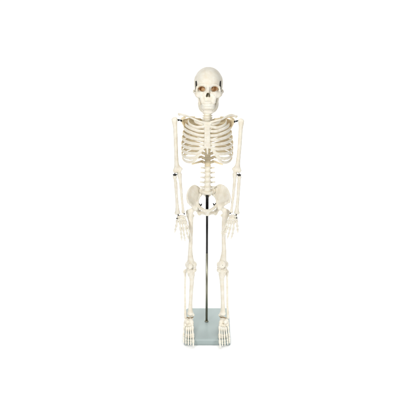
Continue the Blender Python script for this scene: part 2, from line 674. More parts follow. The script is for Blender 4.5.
def mandible():
    s = Solid(0.75)
    body = [(-26.5, 0, -44), (-24, -17, -52.5), (-19.0, -31, -60.0), (-11, -43, -63), (0, -46.5, -63.5), (11, -43, -63), (19.0, -31, -60.0), (24, -17, -52.5), (26.5, 0, -44)]
    s.tube(body, [4.0, 4.8, 5.4, 5.8, 6.0, 5.8, 5.4, 4.8, 4.0], k=2)
    up = [(-24, -15, -45), (-18.5, -29, -53), (-11, -40, -55.5), (0, -44.5, -56.5), (11, -40, -55.5), (18.5, -29, -53), (24, -15, -45)]
    s.tube(up, [4.0, 3.6, 3.2, 3.0, 3.2, 3.6, 4.0], k=5)
    s.ell((0, -47.5, -65.5), (13, 5, 4.5), k=3)
    for e in (-1, 1):
        A, B, Cc, D = V(e * 26.5, 2, -44), V(e * 32.5, 9, -16), V(e * 29, -14, -18), V(e * 24, -17, -46)
        s.tri(A, B, Cc, 2.2, k=2)
        s.tri(A, Cc, D, 2.2, k=2)
        s.cone(B, V(e * 35, 10, -10), 2.6, 3.4, k=2)
        s.tube([V(e * 23.5, -18, -47), V(e * 27, -17, -32), V(e * 29.5, -14, -16)], [3.8, 3.2, 2.4], k=2)
        s.ell((e * 34.5, -1, -13), (4, 5.5, 6), k=1.5, sub=True)
        s.cone((e * 12.5, -48, -61.5), (e * 11, -38, -61.5), 0.9, 0.9, k=0.4, sub=True)
    return rot_about(s.mesh())


mand_o = link('mandible', mandible(), BONE, skull_o)
link('lower_teeth', teeth(-57.5, -50.4, 14.0, 14, False), TEETH, skull_o)


def spring(e):
    a, b = V(e * 34.6, -21, 21), V(e * 34.6, -17, -11)
    pts = []
    for i in range(131):
        t = i / 130
        th = t * 13 * 2 * math.pi
        pts.append(a + (b - a) * t + V(math.cos(th) * 2.1, math.sin(th) * 2.1, 0))
    return rot_about(sweep(pts, [0.75] * 131, [0.75] * 131, n=1, seg=6))


for e in (-1, 1):
    link('jaw_spring', spring(e), SCREW, skull_o)


# ---- spine --------------------------------------------------------
def vertebra(kind):
    s = Solid(0.6)
    w, d, h = 10.0, 7.5, 6.6
    if kind == 'cervical':
        w, d, h = 10, 7, 5.5
    # waisted body
    for zz, f in ((-h * 0.78, 1.0), (0, 0.86), (h * 0.78, 1.0)):
        s.ell((0, 0, zz), (w * f, d * f, h * 0.36 + (0.2 * h if zz == 0 else 0)), k=2.5)
    s.ell((0, 0, 0), (w * 0.86, d * 0.86, h * 0.9), k=1.5)
    for e in (-1, 1):
        s.cone((e * 5.0, 5, 2), (e * 5.5, 13, 1.5), 2.2, 2.4, k=1.5)       # pedicle
        s.cone((e * 5.5, 13, 1.5), (0, 18, 0), 2.2, 2.2, k=1.5)            # lamina
        s.cone((e * 5.5, 13, 1), (e * 6.0, 13.5, 7.5), 2.2, 2.0, k=1.0)    # articular
        s.cone((e * 5.5, 13, 1), (e * 5.6, 14.5, -7.5), 2.2, 2.0, k=1.0)
        if kind == 'lumbar':
            s.tube([(e * 6, 9, 1.5), (e * 13, 8, 2.0), (e * 19.5, 9, 2.6)], [3.6, 2.6, 2.5], k=1.5)
        elif kind == 'thoracic':
            s.tube([(e * 6, 12, 2), (e * 11, 15, 3.5), (e * 15.5, 18, 5)], [2.6, 2.2, 2.6], k=1.5)
        else:
            s.tube([(e * 6, 3, 0), (e * 9, 4, -0.5), (e * 11, 6, -1)], [3.6, 3.2, 2.6], k=2.5)
    if kind == 'lumbar':
        s.tri((0, 18, 3), (0, 18, -4), (0, 29, -1.5), 1.9, k=1.5)
    elif kind == 'thoracic':
        s.tube([(0, 18, 0), (0, 25, -6), (0, 30, -13)], [2.2, 1.8, 1.6], k=1.5)
    else:
        s.tube([(0, 18, 0), (0, 25, -3)], [2.0, 1.7], k=1.5)
    return s.mesh()


def disc_mesh():
    n, vs, fs = 28, [], []
    st = [(-1.0, 0.85), (-0.8, 0.97), (0, 1.03), (0.8, 0.97), (1.0, 0.85)]
    for z, f in st:
        for i in range(n):
            t = 2 * math.pi * i / n
            vs.append((10 * f * math.cos(t), 7.5 * f * math.sin(t), z))
    for i in range(len(st) - 1):
        for j in range(n):
            a, b = i * n + j, i * n + (j + 1) % n
            fs.append((a, b, b + n, a + n))
    fs.append(tuple(range(n - 1, -1, -1)))
    m = (len(st) - 1) * n
    fs.append(tuple(range(m, m + n)))
    return np.array(vs), fs


def proto(name, vf, mat):
    v, f = vf
    me = bpy.data.meshes.new(name)
    me.from_pydata((np.asarray(v) / 1000.0).tolist(), [], [tuple(int(i) for i in q) for q in f])
    me.polygons.foreach_set('use_smooth', [True] * len(me.polygons))
    me.materials.append(mat)
    return me


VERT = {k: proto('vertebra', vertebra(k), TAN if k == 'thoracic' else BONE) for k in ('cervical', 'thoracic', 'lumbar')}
DISC_ME = proto('intervertebral_disc', disc_mesh(), DISC)

spine_ctrl = [  # px, py, depth y
    (207.9, 104.5, 14), (207.6, 112, 12), (207.4, 118.5, 13), (207.5, 130, 24), (207.6, 142, 28),
    (207.7, 154, 22), (207.7, 161.5, 15), (207.7, 170, 8), (207.6, 180, 3), (207.4, 191.0, 1)]
spine = catmull([P(*c) for c in spine_ctrl], 24)
arc = np.concatenate([[0], np.cumsum(np.linalg.norm(np.diff(spine, axis=0), axis=1))])


def spine_at(z):
    i = int(np.argmin(np.abs(spine[:, 2] - z)))
    a, b = spine[max(i - 3, 0)], spine[min(i + 3, len(spine) - 1)]
    return spine[i], (a - b) / np.linalg.norm(a - b)


# heights (weights) of the 24 vertebrae from C1 to L5
wts = [0.62] * 7 + [0.78 + 0.025 * i for i in range(12)] + [1.18, 1.2, 1.22, 1.22, 1.2]
tot = sum(wts)
S = 0.0
VPOS = []
for i, wv in enumerate(wts):
    s0 = (S + wv / 2) / tot * arc[-1]
    S += wv
    p = V(*[np.interp(s0, arc, spine[:, j]) for j in range(3)])
    q = V(*[np.interp(s0 + 4, arc, spine[:, j]) for j in range(3)])
    o = V(*[np.interp(s0 - 4, arc, spine[:, j]) for j in range(3)])
    up = (o - q) / np.linalg.norm(o - q)
    VPOS.append((p, up, wv / tot * arc[-1]))
for i, (p, up, hgt) in enumerate(VPOS):
    kind = 'cervical' if i < 7 else ('thoracic' if i < 19 else 'lumbar')
    me = VERT[kind]
    o = bpy.data.objects.new('vertebra', me)
    SC.collection.objects.link(o)
    o.parent = skel
    o.location = (p - ORIGIN[skel.name]) / 1000.0
    ang = math.atan2(-up[1], up[2])
    o.rotation_euler = (ang, 0, 0)
    wsc = {'cervical': 1.08 + 0.01 * i, 'thoracic': 0.92 + 0.012 * (i - 7), 'lumbar': 0.98 + 0.035 * (i - 19)}[kind]
    nominal = 5.5 * 2.3 if kind == 'cervical' else 6.6 * 2.3
    hz = hgt / nominal * 1.0
    o.scale = (wsc, wsc, hz)
    ORIGIN[o.name] = p
    d = bpy.data.objects.new('intervertebral_disc', DISC_ME)
    SC.collection.objects.link(d)
    d.parent = o
    d.location = (0, 0, -hgt / 2 / hz / 1000.0)
    d.scale = (0.97, 0.97, 1.1)

# ---- rib cage -----------------------------------------------------
cx = 207.3


def sternum():
    s = Solid(0.7)
    def q(dx, py, y):
        return P(cx + dx, py, y)
    s.tri(q(-3.6, 122.6, -37), q(3.6, 122.6, -37), q(0, 130, -46), 3.0, k=3)
    s.cone(q(-3.6, 123.2, -37), q(3.6, 123.2, -37), 3.6, k=3)
    s.cone(q(-2.4, 126.0, -41), q(2.4, 126.0, -41), 3.2, k=3)
    s.tri(q(-1.7, 128, -44), q(1.7, 128, -44), q(2.3, 145, -60), 3.0, k=3)
    s.tri(q(-1.7, 128, -44), q(-2.3, 145, -60), q(2.3, 145, -60), 3.0, k=3)
    for yy, dd in ((131, -47.5), (135.5, -52), (139.6, -56), (143.6, -59.5), (147, -61)):
        s.cone(q(-2.2, yy, dd), q(2.2, yy, dd), 3.1, k=3)
    s.tube([q(0, 147.5, -61), q(0.1, 150.5, -60), q(0.2, 153.8, -58)], [3.6, 2.6, 1.7], k=3)
    return s.mesh()


link('sternum', sternum(), BONE, skel)

# measured on the viewer's left: lateral, front-lateral, middle, sternal end (dx from centre line, py)
RIBS = [
    # lateral edge       front side            mid                  medial end        depths of the four
    ((-13.0, 118.6), (-12.2, 121.4), (-8.5, 123.3), (-3.6, 124.0), (0, -18, -30, -37)),
    ((-19.0, 121.0), (-17.6, 124.4), (-11.6, 127.2), (-3.2, 126.6), (4, -22, -37, -42)),
    ((-21.8, 124.6), (-18.6, 127.2), (-11.0, 130.4), (-2.8, 131.2), (5, -26, -42, -47)),
    ((-23.2, 128.4), (-19.2, 131.4), (-11.0, 134.6), (-2.8, 135.7), (6, -28, -46, -51)),
    ((-24.2, 132.8), (-19.6, 136.6), (-11.0, 139.2), (-2.8, 139.7), (6, -30, -50, -55)),
    ((-25.0, 138.0), (-20.0, 142.0), (-11.2, 144.0), (-2.8, 143.7), (6, -32, -53, -58)),
    ((-25.6, 143.6), (-20.6, 147.4), (-11.6, 148.6), (-2.4, 147.2), (6, -33, -54, -60)),
    ((-25.6, 149.0), (-21.2, 152.6), (-13.6, 153.6), (-4.6, 149.2), (6, -32, -51, -59)),
    ((-25.4, 153.8), (-21.6, 157.4), (-15.0, 158.0), (-7.0, 152.4), (7, -30, -46, -56)),
    ((-24.6, 158.0), (-20.8, 161.6), (-15.4, 161.8), (-9.6, 156.4), (8, -26, -42, -52)),
]
for side in (-1, 1):
    for i, (a, b, c, d, dep) in enumerate(RIBS):
        vp, vup, vh = VPOS[7 + i]
        f = -side
        Wd = abs(a[0]) * PX
        head = vp + V(side * 9, 7, vh * 0.35)
        neck = vp + V(side * 17, 17, vh * 0.3)
        bk = min(24 + 1.2 * i, 32)
        y_back = vp[1] + bk * (0.55 if i == 0 else (0.8 if i == 1 else 1.0))
        lat = P(cx + f * a[0], a[1], dep[0])
        angle = V(vp[0] + side * Wd * 0.55, y_back, neck[2] * 0.8 + lat[2] * 0.2)
        backlat = V(vp[0] + side * Wd * 0.88, (y_back * 0.62 + dep[0] * 0.38), neck[2] * 0.5 + lat[2] * 0.5)
        dr = 0.4 if side == 1 else 0.0
        fl = P(cx + f * b[0], b[1] + dr, dep[1])
        md = P(cx + f * c[0], c[1] + dr, dep[2])
        en = P(cx + f * d[0], d[1], dep[3])
        w = 4.7 if 0 < i < 9 else 4.2
        lift = V(0, -1.2, -0.6) if i < 7 else (V(0, -1.0, -5.0) if i < 9 else V(0, -1.0, -3.0))
        m1 = md * 0.5 + en * 0.5 + lift
        ctl = np.array([head, neck, angle, backlat, lat, fl, md, m1, en])
        hw = np.array([0.85, 1.0, 1.4, 1.35, 1.14, 1.06, 1.0, 1.0, 0.95]) * w
        ht = np.array([1.1, 0.95, 0.9, 0.85, 0.85, 0.88, 1.0, 1.15, 1.15]) * 2.15
        full = catmull(np.hstack([ctl, hw[:, None], ht[:, None]]), 6)
        cut = 4 * 6 + 2
        r1, r2 = full[:cut + 1], full[cut:]
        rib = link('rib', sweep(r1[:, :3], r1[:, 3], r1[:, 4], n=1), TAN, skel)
        link('costal_cartilage', sweep(r2[:, :3], r2[:, 3] * 1.01, r2[:, 4] * 1.02, n=1), BONE, rib)
    # the two floating ribs
    for i, tip in ((10, (-17.6, 159.4, 36)), (11, (-15.4, 164.2, 34))):
        vp, vup, vh = VPOS[7 + i]
        f = -side
        tp = P(cx + f * tip[0], tip[1] + (0.4 if side == 1 else 0), tip[2] - 6)
        head = vp + V(side * 8, 6, vh * 0.2)
        mid_ = V(vp[0] + side * abs(tip[0]) * PX * 0.45, vp[1] + 18, head[2] * 0.72 + tp[2] * 0.28 + 1.5)
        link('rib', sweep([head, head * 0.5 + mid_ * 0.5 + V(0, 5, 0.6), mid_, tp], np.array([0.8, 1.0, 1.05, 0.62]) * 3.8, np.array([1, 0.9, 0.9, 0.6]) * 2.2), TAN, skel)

# ---- shoulders ----------------------------------------------------
CLAV = {
    -1: [(204.2, 122.6, -38, 3.9), (199, 121.2, -40, 3.0), (193.5, 118.8, -34, 2.7), (188.5, 116.6, -18, 2.9), (183, 114.9, -4, 3.2), (178.8, 113.9, 5, 3.0)],
    1: [(211, 122.2, -38, 3.9), (216, 120.7, -40, 3.0), (221.5, 119.3, -34, 2.9), (226.5, 116.6, -18, 3.3), (231, 115.1, -4, 3.7), (236, 116.3, 5, 3.0)]}
for side, c in CLAV.items():
    c = np.array(c)
    pts = [P(*r[:3]) for r in c]
    link('clavicle', sweep(pts, c[:, 3] * 1.05, c[:, 3] * 0.85), BONE, skel)

SCAP = {
    -1: dict(gl=(182.0, 119.8, 12), cor=(184.6, 118.2, -8), corb=(185, 116.6, 12), acr=(179.3, 114.7, 9), spm=(195.5, 121, 46), inf=(188.3, 137.2, 44), sup=(194.5, 117.0, 42), med=(196, 123, 48)),
    1: dict(gl=(233.6, 120.8, 12), cor=(231.2, 119.2, -8), corb=(230.8, 117.6, 12), acr=(236.0, 116.9, 9), spm=(220, 121, 46), inf=(227.2, 137.6, 44), sup=(221, 117.0, 42), med=(219.5, 123, 48))}
for side, g in SCAP.items():
    s = Solid(0.8)
    q = {k: P(*v) for k, v in g.items()}
    s.tri(q['gl'] + V(0, 4, -2), q['inf'], q['med'], 1.5, k=2)
    s.tri(q['gl'] + V(0, 4, -2), q['med'], q['sup'], 1.5, k=2)
    s.tube([q['gl'] + V(0, 4, -4), q['gl'] * 0.5 + q['inf'] * 0.5 + V(0, 2, 0), q['inf']], [4.0, 2.6, 2.8], k=2)
    s.tube([q['inf'], q['med'], q['sup']], [2.2, 1.8, 2.0], k=2)
    s.tube([q['sup'], q['corb'], q['gl'] + V(0, 3, 2)], [1.8, 2.0, 3.0], k=2)
    s.ell(q['gl'], (3.6, 4.6, 6.6), k=3)
    s.tube([q['gl'] + V(-side * 3, 0, 3), q['corb'] * 0.6 + q['cor'] * 0.4 + V(0, 0, 3), q['cor']], [3.0, 2.8, 2.6], k=2)
    s.tube([q['spm'], q['spm'] * 0.5 + q['acr'] * 0.5 + V(0, 12, 2), q['acr'] + V(0, 8, 0), q['acr']], [1.8, 2.6, 3.0, 3.2], k=2)
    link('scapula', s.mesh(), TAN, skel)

ARM = {
    -1: dict(head=(175.0, 119.6), tub=(173.2, 119.9), sh=[(174.6, 122, 2.5), (175.2, 128, 2.05), (175.8, 145, 1.95), (176.3, 158, 2.0), (176.7, 165, 2.3)],
             med=(181.2, 168.9), lat=(174.6, 170.3), t0=(174.8, 171.6), t1=(179.6, 171.9), fos=(179.0, 170.4),
             ul=[(178.6, 170.0, 12, 2.0), (179.5, 174.6, -1, 2.4), (180.2, 180, -6, 1.55), (181.1, 190, -12, 1.4), (182.0, 200, -18, 1.25), (182.9, 208.5, -23, 1.25), (183.2, 212.0, -25, 1.7)],
             ra=[(174.8, 177.2, -6, 2.05), (175.1, 179.6, -8, 1.35), (175.7, 184, -11, 1.65), (176.4, 195, -18, 1.5), (177.2, 206, -26, 1.65), (177.4, 211.2, -30, 2.2), (177.4, 213.2, -31, 1.9)],
             shs=(177.6, 181.8, 119.7), elb=(174.8, 174.7)),
    1: dict(head=(240.6, 120.9), tub=(242.4, 121.2), sh=[(241.2, 123.5, 2.5), (240.7, 129, 2.05), (239.7, 145, 1.95), (238.5, 158, 2.0), (237.7, 165, 2.3)],
            med=(233.4, 169.0), lat=(239.8, 170.3), t0=(239.4, 171.4), t1=(234.8, 171.7), fos=(235.2, 170.2),
            ul=[(235.4, 170.0, 12, 2.0), (234.8, 174.4, -1, 2.4), (234.6, 180, -6, 1.6), (233.8, 190, -12, 1.45), (232.7, 200, -18, 1.3), (231.8, 208, -23, 1.25), (231.3, 211.6, -25, 1.7)],
            ra=[(239.3, 177.6, -6, 2.05), (239.2, 180, -8, 1.4), (238.8, 185, -11, 1.65), (238.2, 195, -18, 1.55), (237.2, 206, -26, 1.65), (236.7, 211, -30, 2.2), (236.7, 213, -31, 1.9)],
            shs=(237.4, 234.2, 120.8), elb=(239.2, 174.9))}
for side, g in ARM.items():
    s = Solid(0.8)
    ys = [4, 4, 3, 2, 1]
    s.tube([P(a, b, y) for (a, b, r), y in zip(g['sh'], ys)], [r * PX for a, b, r in g['sh']], k=3)
    s.ell(P(*g['head'], 5), (7.4, 8.0, 7.4), k=3)
    s.ell(P(*g['tub'], 2), (5.2, 6.2, 6.0), k=3)
    s.cone(P(*g['head'], 4), P(g['sh'][0][0], g['sh'][0][1], 4), 7.0, 7.2, k=3)
    low = P(g['sh'][-1][0], g['sh'][-1][1], 1)
    s.cone(low, P(*g['lat'], 1), 5.6, 4.2, k=3)
    s.cone(low, P(*g['med'], 3), 5.6, 3.2, k=3)
    s.cone(P(*g['t0'], 0), P(*g['t1'], 0), 4.8, 4.6, k=2.5)
    s.tri(low, P(*g['lat'], 1), P(*g['med'], 3), 3.4, k=3)
    s.tri(P(*g['lat'], 0), P(*g['med'], 2), P(*g['t1'], 0), 3.4, k=3)
    s.ell(P((g['t0'][0] + g['t1'][0]) / 2, g['t0'][1] + 1.4, -1), (1.2, 9, 3.0), k=3, sub=True)
    s.ell(P(g['fos'][0], g['fos'][1], -6), (3.0, 4.5, 3.0), k=1.5, sub=True)
    hum = link('humerus', s.mesh(), BONE, skel)
    a, b, yy = g['shs']
    pa, pb = P(a + side * 0.9, yy - 0.3, 3), P(b + side * 0.0, yy + 0.6, 8)
    mm = pa * 0.5 + pb * 0.5
    link('shoulder_screw', join(cyl(pa, pb, 1.5, 12), cyl(pa * 0.72 + pb * 0.28 + V(0, -2, 0), pa * 0.48 + pb * 0.52 + V(0, -2, -0.8), 3.1, 6, 0.4),
                                cyl(pa * 0.25 + pb * 0.75 + V(0, -2, -1), pb + V(0, -2, -1.2), 2.8, 6, 0.4)), SCREW, hum)

    s = Solid(0.7)
    ul = g['ul']
    s.tube([P(*u[:3]) for u in ul[1:]], [u[3] * PX for u in ul[1:]], k=2)
    s.tube([P(*ul[1][:3]) + V(0, 5, -6), P(*ul[0][:3]) + V(0, 0, -6), P(*ul[0][:3]) + V(0, 0, 3)], [5.5, 5.5, 4.6], k=2)
    s.cone(P(ul[-1][0] - side * 0.9, ul[-1][1] + 0.8, ul[-1][2] + 3), P(ul[-1][0] - side * 1.0, ul[-1][1] + 2.0, ul[-1][2] + 3), 1.6, 1.1, k=1.5)
    link('ulna', s.mesh(), BONE, skel)

    s = Solid(0.7)
    ra = g['ra']
    s.tube([P(*u[:3]) for u in ra], [u[3] * PX for u in ra], k=2)
    hd = P(*ra[0][:3])
    s.ell(hd + V(0, 0, 1.8), (6.6, 6.0, 4.2), k=1.5)
    tu = P(ra[2][0] - side * 0.9, ra[2][1] - 0.6, ra[2][2] + 3)
    s.ell(tu, (2.8, 3, 4.5), k=2)
    e_ = P(*ra[-1][:3])
    s.cone(e_ + V(-5.2, 0, 1), e_ + V(5.2, 0, 1), 4.0, 4.0, k=2)
    s.cone(e_ + V(side * 5.5, 0, 0), e_ + V(side * 6.2, -1, -3.0), 2.4, 1.6, k=1.5)     # styloid
    rad = link('radius', s.mesh(), BONE, skel)
    ec = P(*g['elb'], -5)
    link('elbow_screw', join(cyl(ec + V(0, 0, -1.3), ec + V(0, 0, 1.3), 6.2, 24, 0.5), cyl(ec + V(0, 0, -4), ec + V(0, 0, 4), 1.6, 12),
                             cyl(ec + V(-side * 5, 1, 0.6), ec + V(-side * 13, 2, 4.6 if side == 1 else 1.0), 1.1, 8)), SCREW, rad)


# ---- hands --------------------------------------------------------
def digit_bone(a, b, r, base=1.35, head=1.2):
    a, b = np.asarray(a, float), np.asarray(b, float)
    pts = [a + (b - a) * t for t in (0.04, 0.16, 0.4, 0.65, 0.86, 0.95)]
    pr = np.array([base * 0.9, base, 0.86, 0.8, head, head * 0.85]) * r
    return sweep(pts, pr, pr * 0.95, wide=(1, 0, 0), n=3, seg=10)


HAND = {
    -1: dict(car=[(178.4, 216.7, 1.55), (180.7, 216.0, 1.5), (182.9, 216.2, 1.45), (184.9, 216.9, 1.35), (178.0, 219.3, 1.5), (180.1, 219.4, 1.4), (182.3, 219.5, 1.6), (184.7, 219.4, 1.55)],
             dig=[[(177.2, 220.6), (176.3, 225.8), (175.5, 229.4), (174.8, 232.4)],
                  [(179.8, 221.4), (180.5, 228.8), (181.1, 233.8), (181.5, 237.4), (181.8, 240.4)],
                  [(182.0, 221.5), (183.2, 229.2), (184.0, 234.5), (184.6, 238.1), (185.0, 241.0)],
                  [(184.2, 221.4), (186.1, 228.6), (187.2, 233.3), (187.9, 236.6), (188.5, 239.2)],
                  [(185.7, 221.1), (188.0, 227.4), (189.2, 231.0), (189.9, 233.5), (190.5, 235.7)]],
             scr=[((178.3, 215.1), 1), ((184.3, 213.9), 1), ((176.8, 218.3), 1)]),
    1: dict(car=[(235.8, 216.5, 1.55), (233.7, 215.7, 1.5), (231.6, 215.7, 1.45), (229.8, 216.5, 1.35), (236.2, 219.2, 1.5), (234.1, 219.2, 1.4), (232.0, 219.2, 1.6), (229.8, 219.0, 1.55)],
            dig=[[(236.5, 220.6), (237.3, 225.9), (237.6, 229.6), (237.8, 232.6)],
                 [(234.1, 221.4), (233.4, 228.8), (232.6, 233.4), (231.8, 236.3), (231.1, 238.6)],
                 [(231.8, 221.3), (230.0, 228.9), (228.9, 233.3), (228.1, 236.1), (227.4, 238.5)],
                 [(229.8, 221.1), (227.3, 228.1), (225.7, 232.0), (224.6, 234.5), (223.7, 236.6)],
                 [(228.4, 220.7), (225.2, 226.6), (223.3, 229.7), (222.2, 231.7), (221.3, 233.6)]],
            scr=[((236.2, 214.9), 1), ((230.2, 213.3), 1), ((236.8, 217.9), 1)])}
for side, g in HAND.items():
    s = Solid(0.55)
    for a, b, r in g['car']:
        s.ell(P(a, b, -33), (r * PX * 1.02, r * PX * 0.95, r * PX * 0.92), k=0.9)
    s.ell(P(np.mean([c[0] for c in g['car']]), 218, -31), (7, 3, 4), k=1.5)
    wrist = link('wrist_bones', s.mesh(), BONE, skel)
    for di, d in enumerate(g['dig']):
        m = len(d)
        ys = [-35, -41, -45, -50] if di == 0 else [-35, -40, -45, -48, -50]
        pts = [P(p[0], p[1], y) for p, y in zip(d, ys)]
        for j in range(m - 1):
            r = (1.25 if j == 0 else (1.1 if j == 1 else (1.0 if j == 2 else 0.88))) * PX
            if di == 4:
                r *= 0.9
            nm = 'metacarpal' if j == 0 else 'phalanx'
            hd = 1.2 if j < m - 2 else 0.85
            link(nm, digit_bone(pts[j], pts[j + 1], r * 0.92, head=hd), BONE, wrist)
    for (a, b), _ in g['scr']:
        link('wrist_screw', join(cyl(P(a, b, -34), P(a, b, -41), 2.3, 6, 0.4), cyl(P(a, b, -30), P(a, b, -34), 1.2, 8)), SCREW, wrist)

# ---- pelvis -------------------------------------------------------
HIP = {
    -1: dict(crest=[(188.6, 202.6, -30), (187.2, 198.6, -24), (187.6, 193.2, -12), (190.2, 188.2, 2), (194.2, 185.6, 16), (198.2, 187.4, 28), (200.6, 190.4, 36)],
             si=(201.0, 194.0, 28), brim=[(200.8, 194.4, 26), (198.4, 198.0, 14), (197.4, 202.0, 2), (199.0, 206.4, -14), (203.0, 209.6, -28), (206.9, 211.4, -34)],
             acet=(194.6, 207.2, -6), lower=(197.0, 205.6, -6), aiis=(190.4, 204.0, -24), isch=(199.4, 213.0, 10), ram=(203.4, 213.0, -12), sym0=(206.9, 210.6, -34), sym1=(206.9, 214.4, -32), scr=(200.6, 205.0, -8)),
    1: dict(crest=[(229.0, 201.8, -30), (230.0, 197.8, -24), (228.6, 192.2, -12), (225.6, 187.4, 2), (220.0, 184.9, 16), (215.6, 187.2, 28), (213.2, 190.0, 36)],
            si=(213.0, 193.8, 28), brim=[(213.4, 194.2, 26), (216.2, 197.6, 14), (217.2, 201.6, 2), (215.8, 206.0, -14), (212.0, 209.4, -28), (208.2, 211.4, -34)],
            acet=(220.6, 206.6, -6), lower=(218.2, 205.0, -6), aiis=(225.6, 203.4, -24), isch=(215.6, 212.8, 10), ram=(211.8, 213.0, -12), sym0=(208.2, 210.6, -34), sym1=(208.2, 214.4, -32), scr=(214.4, 204.6, -10))}
for side, g in HIP.items():
    s = Solid(0.8)
    cr = catmull([P(*c) for c in g['crest']], 3)
    br = [P(*c) for c in g['brim']]
    ac = P(*g['acet'])
    low = P(*g['lower'])
    fan = br[2] * 0.5 + ac * 0.5
    n = len(cr)
    for i in range(n - 1):
        s.tri(cr[i], cr[i + 1], fan, 1.7, k=4.5)
    s.tri(cr[-1], br[0], fan, 1.8, k=4.5)
    s.tri(br[0], br[1], fan, 1.8, k=2)
    s.tri(br[1], br[2], fan, 1.8, k=2)
    s.tube(list(cr[::3]), [3.0, 2.6, 2.4, 2.4, 2.6, 2.8, 3.0], k=2.5, n=3)
    s.ell(P(*g['si']), (3.6, 9, 7), k=4)
    s.tube(br, [3.4, 3.6, 4.2, 4.6, 4.6, 4.6], k=4)
    s.cone(P(*g['crest'][0]), P(*g['aiis']), 3.0, 3.6, k=4)
    s.cone(P(*g['aiis']), ac, 4.0, 7, k=5)
    s.ell(ac, (11.5, 12.5, 12.5), k=5)
    s.cone(ac + V(-side * 4, 4, -4), P(*g['isch']), 7.0, 5.4, k=4)
    s.cone(P(*g['isch']) + V(0, 3, 4), P(*g['isch']) + V(0, -4, -1.5), 6.0, 5.2, k=3)
    s.tube([P(*g['isch']), P(*g['ram']), P(*g['sym1'])], [5.4, 5.2, 4.6], k=4)
    s.cone(P(*g['sym0']), P(*g['sym1']), 4.2, 3.8, k=3)
    s.ell(ac + V(side * 9, -2, -1), (9.5, 10.8, 10.8), k=1.5, sub=True)       # hip socket
    hip = link('hip_bone', s.mesh(), BONE, skel)
    c = P(*g['scr'])
    link('hip_screw', join(cyl(c + V(side * 10, -2, -2), c + V(0, 0, -1.5), 1.6, 10),
                           sweep([c + V(0, 0, -3), c + V(-2.0, -1, 1), c + V(-3.6, -1, 4.2)], [2.0, 2.0, 1.6], [1.4, 1.4, 1.1], n=3, seg=8),
                           sweep([c + V(0, 0, -3), c + V(2.0, -1, 1), c + V(3.6, -1, 4.2)], [2.0, 2.0, 1.6], [1.4, 1.4, 1.1], n=3, seg=8)), SCREW, hip)

link('pubic_symphysis', sweep([P(207.55, 210.2, -35), P(207.55, 212.3, -35.5), P(207.55, 214.6, -33)], [4.0, 4.0, 3.6], [2.4, 3.0, 2.6], wide=(0, 1, 0), n=4), CART, skel)


def sacrum():
    s = Solid(0.8)
    a, b, c = P(207.4, 192.0, 4), P(207.4, 195.4, 34), P(207.4, 198.2, 42)
    s.ell(a + V(0, 3, -3), (10.6, 8.0, 7), k=3)
    s.tri(a + V(-13, 4, 0), a + V(13, 4, 0), b, 5.0, k=4)
    s.tri(P(201.6, 191.0, 20), P(213.2, 191.0, 20), b, 5.0, k=4)
    for e in (-1, 1):
        s.cone(a + V(e * 5, 6, -2), P(207.4 + e * 5.4, 190.8, 20), 6.4, 6.0, k=7)
        s.cone(P(207.4 + e * 5.4, 190.6, 20), b + V(e * 5, 0, 0), 6.5, 4, k=6)
        for t in (0.3, 0.52, 0.74):
            p = a + (b - a) * t + V(e * (7.5 - 3 * t), -4, -3)
            s.ell(p, (1.6, 4.5, 1.6), R=rotm('x', -35), k=0.8, sub=True)
    s.tube([b, c, c + V(0, -2, -6)], [4.4, 3.0, 1.8], k=3)
    return s.mesh()


link('sacrum', sacrum(), BONE, skel)

# ---- legs ---------------------------------------------------------
LEG = {
    -1: dict(head=(195.6, 207.6), nk=(190.6, 211.4), tro=(187.6, 211.8), sh=[(190.2, 216.2, 3.2), (190.9, 224, 2.35), (190.8, 238, 2.05), (190.3, 250, 2.2), (190.4, 257, 2.8), (190.7, 261, 3.5)],
             les=(193.0, 215.8), cl=(187.8, 264.6), cm=(194.0, 264.5), pat=(190.2, 266.2, 2.5, 3.2),
             tl=(188.5, 270.4), tm=(193.9, 269.9), tt=(191.0, 274.0), ts=[(191.6, 274.5, 3.1), (191.8, 281, 2.3), (191.1, 292, 2.0), (190.6, 302, 1.9), (190.3, 309.5, 2.3), (190.4, 313.2, 2.9)], mm=(193.4, 315.2),
             fib=[(184.9, 271.6, 1.75), (185.1, 276, 1.05), (185.0, 290, 0.95), (185.1, 304, 1.0), (185.2, 313, 1.25), (185.4, 317.6, 1.45)]),
    1: dict(head=(220.2, 207.0), nk=(225.0, 211.0), tro=(228.0, 211.6), sh=[(225.2, 216.0, 3.2), (224.0, 224, 2.4), (223.6, 238, 2.1), (224.0, 250, 2.35), (223.4, 257, 3.0), (223.0, 261, 3.7)],
            les=(222.0, 215.4), cl=(225.9, 264.4), cm=(219.6, 264.6), pat=(222.0, 264.4, 3.7, 4.4),
            tl=(224.8, 270.2), tm=(219.3, 270.0), tt=(222.0, 274.0), ts=[(221.7, 274.5, 3.1), (221.9, 281, 2.3), (222.4, 292, 2.0), (222.7, 302, 1.95), (222.9, 309.5, 2.4), (222.7, 313.2, 3.0)], mm=(219.6, 315.2),
            fib=[(227.3, 271.8, 1.85), (227.2, 276, 1.1), (227.3, 290, 1.0), (227.4, 304, 1.05), (227.8, 313, 1.25), (227.8, 317.6, 1.45)])}
